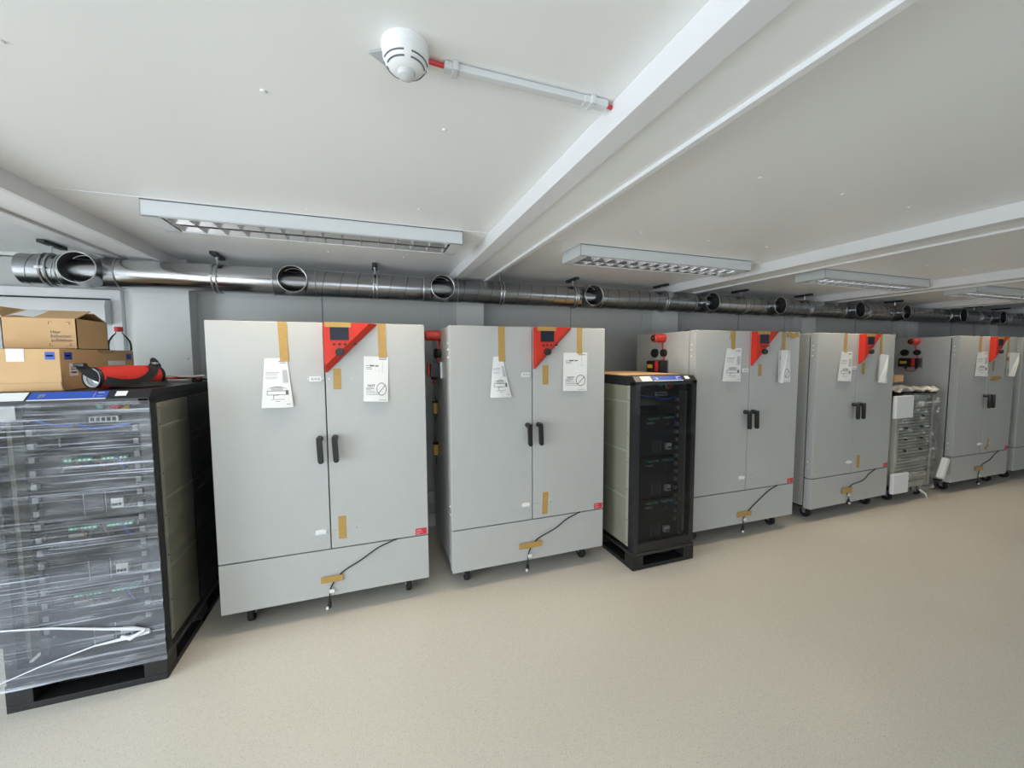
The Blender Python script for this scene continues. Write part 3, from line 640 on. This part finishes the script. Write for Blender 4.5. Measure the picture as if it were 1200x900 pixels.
sq(-bd+.06, -bd+.12, .07, .135, M_PAPER, 'barcode_label'); sq(-bd+.068, -bd+.112, .085, .092, M_INK, 'barcode_bar'); sq(-bd+.068, -bd+.112, .102, .107, M_INKL, 'barcode_bar'); sq(-bd+.068, -bd+.112, .114, .118, M_INK, 'barcode_bar')
sq(bd-.27, bd-.10, .118, .145, M_PAPER, 'address_label')
fq(-bw, bw, .040, .0415, M_CARDI, 'crease_line')
MB().prism([(-.03, .208), (.13, .208), (.10, .19), (-.02, .192)], 'x', bw+.001, bw+.003).build('torn_flap', M_CARDI, b1)
MB().prism([(bw-.002, 0), (bw+.006, 0), (bw-.004, .045)], 'y', -bd-.002, -bd+.004).build('torn_corner', M_CARDI, b1)
# open upper carton: walls, raised flaps, printed corner marks and lettering
b2 = thing('cardboard_box', 'open upper carton with raised flaps on the larger carton', 'box', (-1.605, 2.88, TOP+bh+.0005))
w2, d2, h2 = .145, .13, .160
mb = MB(); t = .004
mb.box(-w2, w2, -d2, -d2+t, 0, h2).box(-w2, w2, d2-t, d2, 0, h2).box(-w2, -w2+t, -d2, d2, 0, h2).box(w2-t, w2, -d2, d2, 0, h2).box(-w2, w2, -d2, d2, 0, t)
mb.build('carton', M_CARD, b2)
MB().prism([(-d2, h2), (-d2+.003, h2-.003), (.0, h2+.048), (-.003, h2+.052)], 'x', -w2, w2-.002).build('flap', M_CARD, b2)
MB().prism([(d2, h2), (d2-.003, h2-.003), (.02, h2+.038), (.023, h2+.042)], 'x', -w2, w2-.002).build('flap', M_CARD, b2)
MB().prism([(-w2, h2), (-w2+.003, h2-.002), (-w2-.03, h2+.06), (-w2-.033, h2+.06)], 'y', -d2+.01, d2-.01).build('flap', M_CARD, b2)
MB().prism([(w2-.004, h2), (w2, h2), (w2-.05, h2-.06), (w2-.053, h2-.058)], 'y', -d2+.01, d2-.01).build('flap', M_CARDI, b2)
# shipping paper on the front flap
MB().grid(6, 2, lambda s, t: (-.13+.115*s+.02*t*(1-s), -d2+.012+.10*t, h2+.0085+.041*t+.004*math.sin(5*s))).build('shipping_paper', M_PAPER, b2)
me = text_mesh('Hier\nEtiketten\naufkleben', .0225)
for v in me.vertices: v.co = Vector((v.co.x, -d2-.0015, v.co.y))
put('lettering', me, M_INK, b2, (.040, 0, .082))
for (x, z, sx, sz) in ((.035, .142, 1, -1), (.118, .142, -1, -1), (.035, .018, 1, 1), (.118, .018, -1, 1)):
    MB().box(min(x, x+sx*.014), max(x, x+sx*.014), -d2-.001, -d2, z-.001, z+.001).box(x-.001, x+.001, -d2-.001, -d2, min(z, z+sz*.014), max(z, z+sz*.014)).build('corner_mark', M_INK, b2)
# bottle standing behind the cartons
bt = thing('water_bottle', 'clear plastic water bottle with red cap behind the cartons', 'bottle', (-1.575, 3.37, TOP))
prof = [(0, .004), (.05, 0), (.058, .01)]+[(.060-.004*(k % 2), .02+.02*k) for k in range(11)]+[(.060, .245), (.055, .275), (.038, .305), (.020, .325), (.0165, .33), (.0165, .345)]
MB().lathe(prof, (0, 0, 0), seg=28).build('body', M_PET, bt)
MB().lathe([(0, .368), (.020, .368), (.022, .364), (.022, .338), (.018, .336)], (0, 0, 0), seg=24).build('cap', M_REDC, bt)
# red cylindrical speaker with shoulder strap
a, e = Vector((-1.345, 2.615, TOP+.060)), Vector((-1.20, 2.915, TOP+.060)); ax = (e-a).normalized(); L = (e-a).length
sp = thing('portable_speaker', 'red cylindrical speaker with black shoulder strap in front of the cartons', 'speaker', (a+e)/2-Vector((0, 0, .06)), math.atan2(-ax.x, ax.y))
# local frame: axis along +y
h = L/2
MB().lathe([(.046, -h+.004), (.054, -h+.012), (.058, -h+.04), (.060, 0), (.058, h-.04), (.054, h-.012), (.046, h-.004)], (0, 0, .060), 'y', 36).build('cloth_body', M_FABR, sp)
for s_ in (-1, 1):
    MB().lathe([(.044, s_*(h-.01)), (.054, s_*(h+.004)), (.056, s_*(h-.004)), (.055, s_*(h-.016))], (0, 0, .060), 'y', 36).build('end_ring', M_BLACK, sp)
    MB().lathe([(0, s_*(h-.002)), (.030, s_*(h-.006)), (.044, s_*(h-.012))], (0, 0, .060), 'y', 28).build('bass_cone', M_STEEL, sp)
    MB().lathe([(.044, s_*(h-.010)), (.047, s_*(h+.002)), (.050, s_*(h-.004))], (0, 0, .060), 'y', 28).build('chrome_ring', M_WHITE, sp)
MB().box(-.03, .03, -.11, .11, .001, .016, .005).build('rubber_foot', M_RUB, sp)
MB().box(.052, .064, -.05, .03, .042, .062, .004).build('red_rib', M_FABR, sp)
def strap(pts, hw, nrm=Vector((.93, -.37, .0)), th=.0016):
    P = []; pts = [Vector(p) for p in pts]
    for k in range(len(pts)-1):
        p = [pts[max(0, min(len(pts)-1, k+d))] for d in (-1, 0, 1, 2)]
        for q in range(5):
            t = q/5; P.append(.5*((2*p[1])+(p[2]-p[0])*t+(2*p[0]-5*p[1]+4*p[2]-p[3])*t*t+(3*p[1]-p[0]-3*p[2]+p[3])*t**3))
    P.append(pts[-1]); n = len(P); vs = []; f = [(0, 1, 2, 3), tuple(4*(n-1)+k for k in (3, 2, 1, 0))]
    for i, p in enumerate(P):
        t = (P[min(i+1, n-1)]-P[max(i-1, 0)]).normalized(); w = t.cross(nrm).normalized()*hw; nn = w.cross(t).normalized()*th
        vs += [p-w-nn, p+w-nn, p+w+nn, p-w+nn]
    for i in range(n-1):
        for k in range(4): f.append((4*i+k, 4*i+4+k, 4*i+4+(k+1) % 4, 4*i+(k+1) % 4))
    mb = MB(); mb.add(vs, f); return mb
st = strap([(-.030, -h-.022, .128), (-.012, -h-.020, .108), (.020, -h-.012, .078), (.052, -h+.02, .048), (.074, -h+.075, .030), (.080, -.03, .027), (.080, .02, .038), (.076, .065, .066), (.064, .095, .095), (.050, .105, .125)], .021).build('shoulder_strap', M_STRAP, sp)
strap([(.050, .105, .125), (.030, .125, .148), (.0, .165, .150), (-.025, .20, .120), (-.03, .215, .075), (-.01, .21, .034), (.03, .185, .022), (.07, .10, .019)], .014, Vector((.75, -.3, .55))).build('strap_loop', M_STRAP, sp)
MB().box(-.062, .0, -h-.032, -h-.012, .118, .136, .004).build('strap_buckle', M_BLACK, st)
MB().box(.030, .066, .10, .125, .122, .136, .003).build('strap_buckle', M_STEEL, st)
MB().grid(8, 6, lambda s, t: (.045+.085*s, -.06+.22*t, .004+.026*math.sin(3.14*s)*math.sin(3.14*t))).build('strap_heap', M_STRAP, sp)
# loose cables on the rear of the rack top
cb = thing('cable_bundle', 'loose white and black leads lying behind the red speaker', 'cable', (-1.22, 3.25, TOP))
for k in range(5):
    R = random.Random(k); pts = [(-.13+.07*q+R.uniform(-.015, .015), R.uniform(-.1, .1), .008+.012*(k % 3)+R.uniform(0, .012)) for q in range(5)]
    MB().tube(pts, .006, 8).build('lead', [M_WHITE, M_RUB, M_WHITE, M_RUB, M_REDC][k], cb)
MB().box(.09, .14, -.06, -.02, 0, .03, .005).build('connector_plug', M_RUB, cb)
MB().box(-.08, .03, .02, .10, .030, .034).build('flat_card', M_WHITE, cb)

# ================================================================== FILM-WRAPPED TROLLEY
tx0, tx1, ty0, ty1, tz0, tz1 = 5.60, 6.315, 2.72, 3.40, .135, 1.235
tt = thing('equipment_trolley', 'grey slatted trolley in crinkled film with white foam pads', 'trolley', (tx0, ty0, 0))
tw, td = tx1-tx0, ty1-ty0
MB().box(0, .05, 0, td, tz0, tz1, .005).box(tw-.05, tw, 0, td, tz0, tz1, .005).box(0, tw, .03, td, tz0, tz0+.05).box(0, tw, .02, td, tz1-.05, tz1).box(.05, tw-.05, .05, td, tz0, tz1).build('housing', M_TROL, tt)
sl = MB().prism([(0, 0), (.03, .016), (.03, .026), (0, .012)], 'x', .052, tw-.052).mesh('slat')
for k in range(27): put('slat', sl, M_TROL, tt, (0, .012, tz0+.06+k*.036))
kn = MB().lathe([(0, -.026), (.010, -.026), (.013, -.02), (.013, 0)], (0, 0, 0), 'y', 14).mesh('knob')
for x in (.19, .49):
    for z in (.99, .86, .727, .594): put('knob', kn, M_RUB, tt, (x, .012, z))
MB().box(-.01, tw+.01, -.01, td, tz1, tz1+.03, .004).build('top_mat', M_RUB, tt)
for x in (.08, tw-.08):
    for y in (.09, td-.09):
        w = put('caster', CACHE['cast'], M_RUB, tt, (x, y, 0)); put('caster_fork', CACHE['fork'], M_STEEL, w)
for x0, x1, z0, z1 in ((-.13, .19, .99, 1.245), (-.10, .185, .125, .36)):
    MB().box(x0, x1, -.055, -.012, z0, z1, .012, 3).build('foam_pad', M_FOAM, tt)
fp = MB().box(-.030, .030, -.03, .03, -.125, .125, .010, 3).build('foam_pad', M_FOAM, tt, (tw+.03, -.10, .36)); fp.rotation_euler = (0, math.radians(24), 0)
def crk(x, z): return .010*math.sin(17*x+9*z)+.007*math.sin(41*x-23*z)+.005*math.sin(71*z+13*x)
MB().grid(34, 50, lambda s, t: (-.02+(tw+.04)*s, -.030+crk(s*tw, t*1.2), tz0-.03+(tz1-tz0+.06)*t)).build('crinkled_film', M_FILMC, tt, smooth=True)
MB().grid(30, 40, lambda s, t: (tw+.02+crk(s*.7, t*1.2), -.03+(td+.03)*s, tz0+(tz1-tz0+.03)*t)).build('crinkled_film', M_FILMC, tt)
random.seed(11)
MB().grid(26, 22, lambda s, t: (-.03+(tw+.05)*s, -.03+(td)*t, tz1+.035+.05*abs(math.sin(11*s+3*t)*math.cos(9*t+2*s))+random.uniform(0, .02))).build('crumpled_film', mat('crumpled_film_grey', (.62, .61, .56), .25), tt, smooth=False)
MB().tube([(.40, -.06, .13), (.44, -.09, .09), (.47, -.10, .03)], [.012, .010, .003], 8).build('film_tail', M_FILMR, tt)
for x0, y0, w, d_, h_, lab in ((5.74, 3.0, .12, .14, .13, 'small taller brown carton on top of the wrapped trolley'), (5.92, 3.02, .18, .14, .085, 'small flat brown carton on top of the wrapped trolley')):
    bx = thing('small_carton', lab, 'box', (x0+w/2+.2, y0+d_/2, tz1+.13), 0, 'cartons on the trolley')
    MB().box(-w/2, w/2, -d_/2, d_/2, 0, h_, .003).build('carton', M_CARD, bx); MB().box(-w/2-.0005, w/2+.0005, -.02, .02, h_, h_+.001).build('tape_strip', M_TAPE, bx)

# ================================================================== SPIRAL DUCT WITH TEES
DY, DZ, DR = 3.53, 2.29, .100
duct = thing('ventilation_duct', 'galvanised spiral duct with round tee openings below the ceiling', 'duct', (0, DY, DZ))
TEES = [-1.76, -.535, .585, 2.04, 3.52, 4.55, 6.0, 6.99, 8.4, 9.52, 10.7]
def ringpts(x, r, n=40): return [(x, r*math.cos(2*math.pi*k/n), r*math.sin(2*math.pi*k/n)) for k in range(n)]
def pipe(x0, x1, spiral, m):
    mb = MB(); mb.lathe([(DR, x0), (DR, x1)], (0, 0, 0), 'x', 48); mb.lathe([(DR-.003, x1), (DR-.003, x0)], (0, 0, 0), 'x', 32)
    o = mb.build('pipe_section', m, duct)
    if spiral:
        n = int((x1-x0)/.125*24); pts = [(x0+(x1-x0)*k/n, (DR+.0005)*math.cos(2*math.pi*k/24), -(DR+.0005)*math.sin(2*math.pi*k/24)) for k in range(n+1)]
        MB().tube(pts, .0016, 6).build('spiral_seam', M_DOUT, o)
pipe(-2.11, TEES[0]-.14, 1, M_DUCT)
for k, x in enumerate(TEES):
    t_ = MB().lathe([(DR+.003, x-.15), (DR+.003, x+.15)], (0, 0, 0), 'x', 48).build('tee_body', M_DUCT, duct)
    for s_ in (-1, 1): MB().tube(ringpts(x+s_*.147, DR+.004), .0035, 6, closed=True).build('crimp_ring', M_STEEL, t_)
    # branch towards the room: open sleeve with a saddle at its root
    MB().lathe([(.112, -.055), (.098, -.105), (.098, -.17)], (x, 0, 0), 'y', 44).build('branch_sleeve', M_DUCT, t_)
    MB().lathe([(.0955, -.17), (.0955, -.04), (.094, .07), (0, .075)], (x, 0, 0), 'y', 44).build('branch_inside', M_DOUT, t_)  # sleeve interior coloured dark to stand for the shade inside the duct
    MB().tube([(x+.097*math.cos(2*math.pi*q/44), -.17, .097*math.sin(2*math.pi*q/44)) for q in range(44)], .003, 6, closed=True).build('branch_rim', M_STEEL, t_)
    MB().tube([(x+.0945*math.cos(2*math.pi*q/44), -.075, .0945*math.sin(2*math.pi*q/44)) for q in range(44)], .003, 6, closed=True).build('inner_bead', M_STEEL, t_)
    nxt = TEES[k+1]-.14 if k+1 < len(TEES) else 13.0
    pipe(x+.14, nxt, 0 if k == 0 else 2, M_DUCTS if k == 0 else M_DUCT)
for x in (-1.97, -1.05, .05, 1.14, 1.90, 2.98, 4.12, 5.20, 6.33, 7.05, 9.1, 9.95):
    cl = MB()
    for s_ in (-.014, .014): cl.tube(ringpts(x+s_, DR+.006), .0055, 6, closed=True)
    cl = cl.build('pipe_clamp', M_STEEL, duct)
    MB().box(x-.022, x+.022, -DR-.022, -DR-.004, -.010, .006, .002).cyl((x, -DR-.018, -.002), (x, -DR-.032, -.002), .006, 8).build('clamp_bolt', M_STEEL, cl)
    MB().cyl((x, 0, DR), (x, 0, H-DZ-.02), .005, 8).build('hanger_rod', M_STEEL, cl)
    if x != 1.14:
        rail = MB().box(-.020, .020, -.09, .12, -.022, 0, .002).build('ceiling_rail', M_DOUT, cl, (x, 0, H-DZ))
        MB().cyl((0, 0, -.024), (0, 0, -.034), .011, 8).build('nut', M_STEEL, rail)

# ================================================================== CEILING LIGHTS
LL = ['ceiling light above the cabinet beside the film-wrapped rack, longest in view', 'louvred ceiling light just right of the big white beam', 'third louvred ceiling light from the left', 'fourth louvred ceiling light from the left, cut by the right edge']
def lamp(x0, y0, label):
    Lh, Wd, Ht = 1.575, .27, .078
    o = thing('ceiling_light', label, 'ceiling light', (x0+Lh/2, y0+Wd/2, H), 0, 'louvred ceiling lights')
    a, w = Lh/2, Wd/2; key = 'lamp'
    def hous():
        mb = MB(); t = .004; fl = .018
        mb.box(-a, a, -w, -w+t, -Ht, 0).box(-a, a, w-t, w, -Ht, 0).box(-a, -a+t, -w, w, -Ht, 0).box(a-t, a, -w, w, -Ht, 0).box(-a, a, -w, w, -.006, 0)
        mb.box(-a, a, -w, -w+fl, -Ht-.001, -Ht+.003).box(-a, a, w-fl, w, -Ht-.001, -Ht+.003).box(-a, -a+.07, -w, w, -Ht-.001, -Ht+.003).box(a-.07, a, -w, w, -Ht-.001, -Ht+.003); return mb
    cpart('lamp_h', 'housing', hous, M_LAMPH, o)
    # longitudinal parabolic reflectors
    def refl():
        mb = MB(); e = a-.072
        for s_ in (-1, 1):
            c0 = s_*.060; prof = []
            for q in range(9):
                u = -1+2*q/8; prof.append((c0+u*.056, -Ht+.004+.05*(1-u*u)**.5 if abs(u) < 1 else -Ht+.004))
            for q in range(8):
                mb.add([(-e, prof[q][0], prof[q][1]), (e, prof[q][0], prof[q][1]), (e, prof[q+1][0], prof[q+1][1]), (-e, prof[q+1][0], prof[q+1][1])], [(0, 1, 2, 3)])
        mb.box(-e, e, -.005, .005, -Ht, -Ht+.03); return mb
    lv = cpart('lamp_r', 'reflector', refl, M_LOUV, o)
    n = 15
    if 'lamp_b' not in CACHE: CACHE['lamp_b'] = MB().prism([(-.002, -Ht), (.002, -Ht), (.009, -Ht+.040), (-.009, -Ht+.040)], 'y', -.112, .112).mesh('louvre_blade')
    for k in range(n): put('louvre_blade', CACHE['lamp_b'], M_BLADE, lv, (-a+.085+(2*a-.17)*k/(n-1), 0, 0))
    for s_ in (-1, 1):
        cpart('lamp_t', 'tube', lambda: MB().cyl((-a+.08, 0, -.042), (a-.08, 0, -.042), .006, 12), M_TUBE, o, (0, s_*.06, 0))
        ld = bpy.data.lights.new('tube_glow', 'AREA'); ld.shape = 'RECTANGLE'; ld.size = 2*a-.17; ld.size_y = .05; ld.energy = LAMP_W; ld.color = LAMP_COL; ld.spread = math.radians(125)
        lo = bpy.data.objects.new('tube_glow', ld); COL.objects.link(lo); lo.parent = o; lo.location = (0, s_*.06, -Ht+.002)
    MB().box(-a, a, -w-.0008, -w, -.0035, 0).build('mounting_shadow_gap', M_RACKG, o)  # dark line standing for the shade where the housing meets the ceiling
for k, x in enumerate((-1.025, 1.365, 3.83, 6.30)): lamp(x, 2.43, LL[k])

# ================================================================== SMOKE DETECTOR AND CONDUIT
sd = thing('smoke_detector', 'round white smoke detector on the ceiling', 'smoke detector', (.102, 1.06, H))
MB().lathe([(0, 0), (.058, 0), (.058, -.012), (.055, -.018)], (0, 0, 0), seg=40).build('base', M_WHITE, sd)
MB().lathe([(.055, -.016), (.0555, -.030), (.050, -.044), (.040, -.054), (.026, -.060), (.022, -.060)], (0, 0, 0), seg=40).build('cover', M_WHITE, sd)
MB().lathe([(.022, -.060), (.020, -.071), (.010, -.076), (0, -.077)], (0, 0, 0), seg=24).build('sensor_tip', M_LENS, sd)
MB().lathe([(.012, -.06), (.010, -.072), (0, -.073)], (0, 0, 0), seg=12).build('sensor_core', M_WHITE, sd)
for r_, z_ in ((.0515, -.041), (.0445, -.0505)):
    for a0 in range(0, 360, 90):
        pts = arc((0, 0, z_), r_, a0+10, a0+80, 12, 'xy'); MB().tube(pts, .0018, 6).build('vent_slot', M_INK, sd)
MB().prism([(-.088, .045), (-.045, .018), (-.02, .06), (-.035, .085)], 'z', -.004, -.002).build('grey_tag', M_INKL, sd)
MB().tube([(.05, .02, -.006), (.075, .02, -.008), (.10, .022, -.008)], .006, 8).build('red_cable', M_REDC, sd)
cn = thing('cable_conduit', 'pale conduit running along the ceiling from the smoke detector', 'conduit', (.45, 1.08, H))
MB().box(-.25, .235, -.013, .013, -.020, -.001, .004).build('channel', M_COND, cn)
MB().box(.16, .240, -.015, .015, -.022, -.001, .004).build('end_sleeve', M_COND, cn)
for x in (-.222, .188): MB().box(x-.008, x+.008, -.020, .020, -.024, 0, .003).build('clip', M_COND, cn)
MB().tube([(.23, .0, -.012), (.25, 0, -.012), (.262, .0, -.014)], .006, 8).build('red_cable_end', M_REDC, cn)
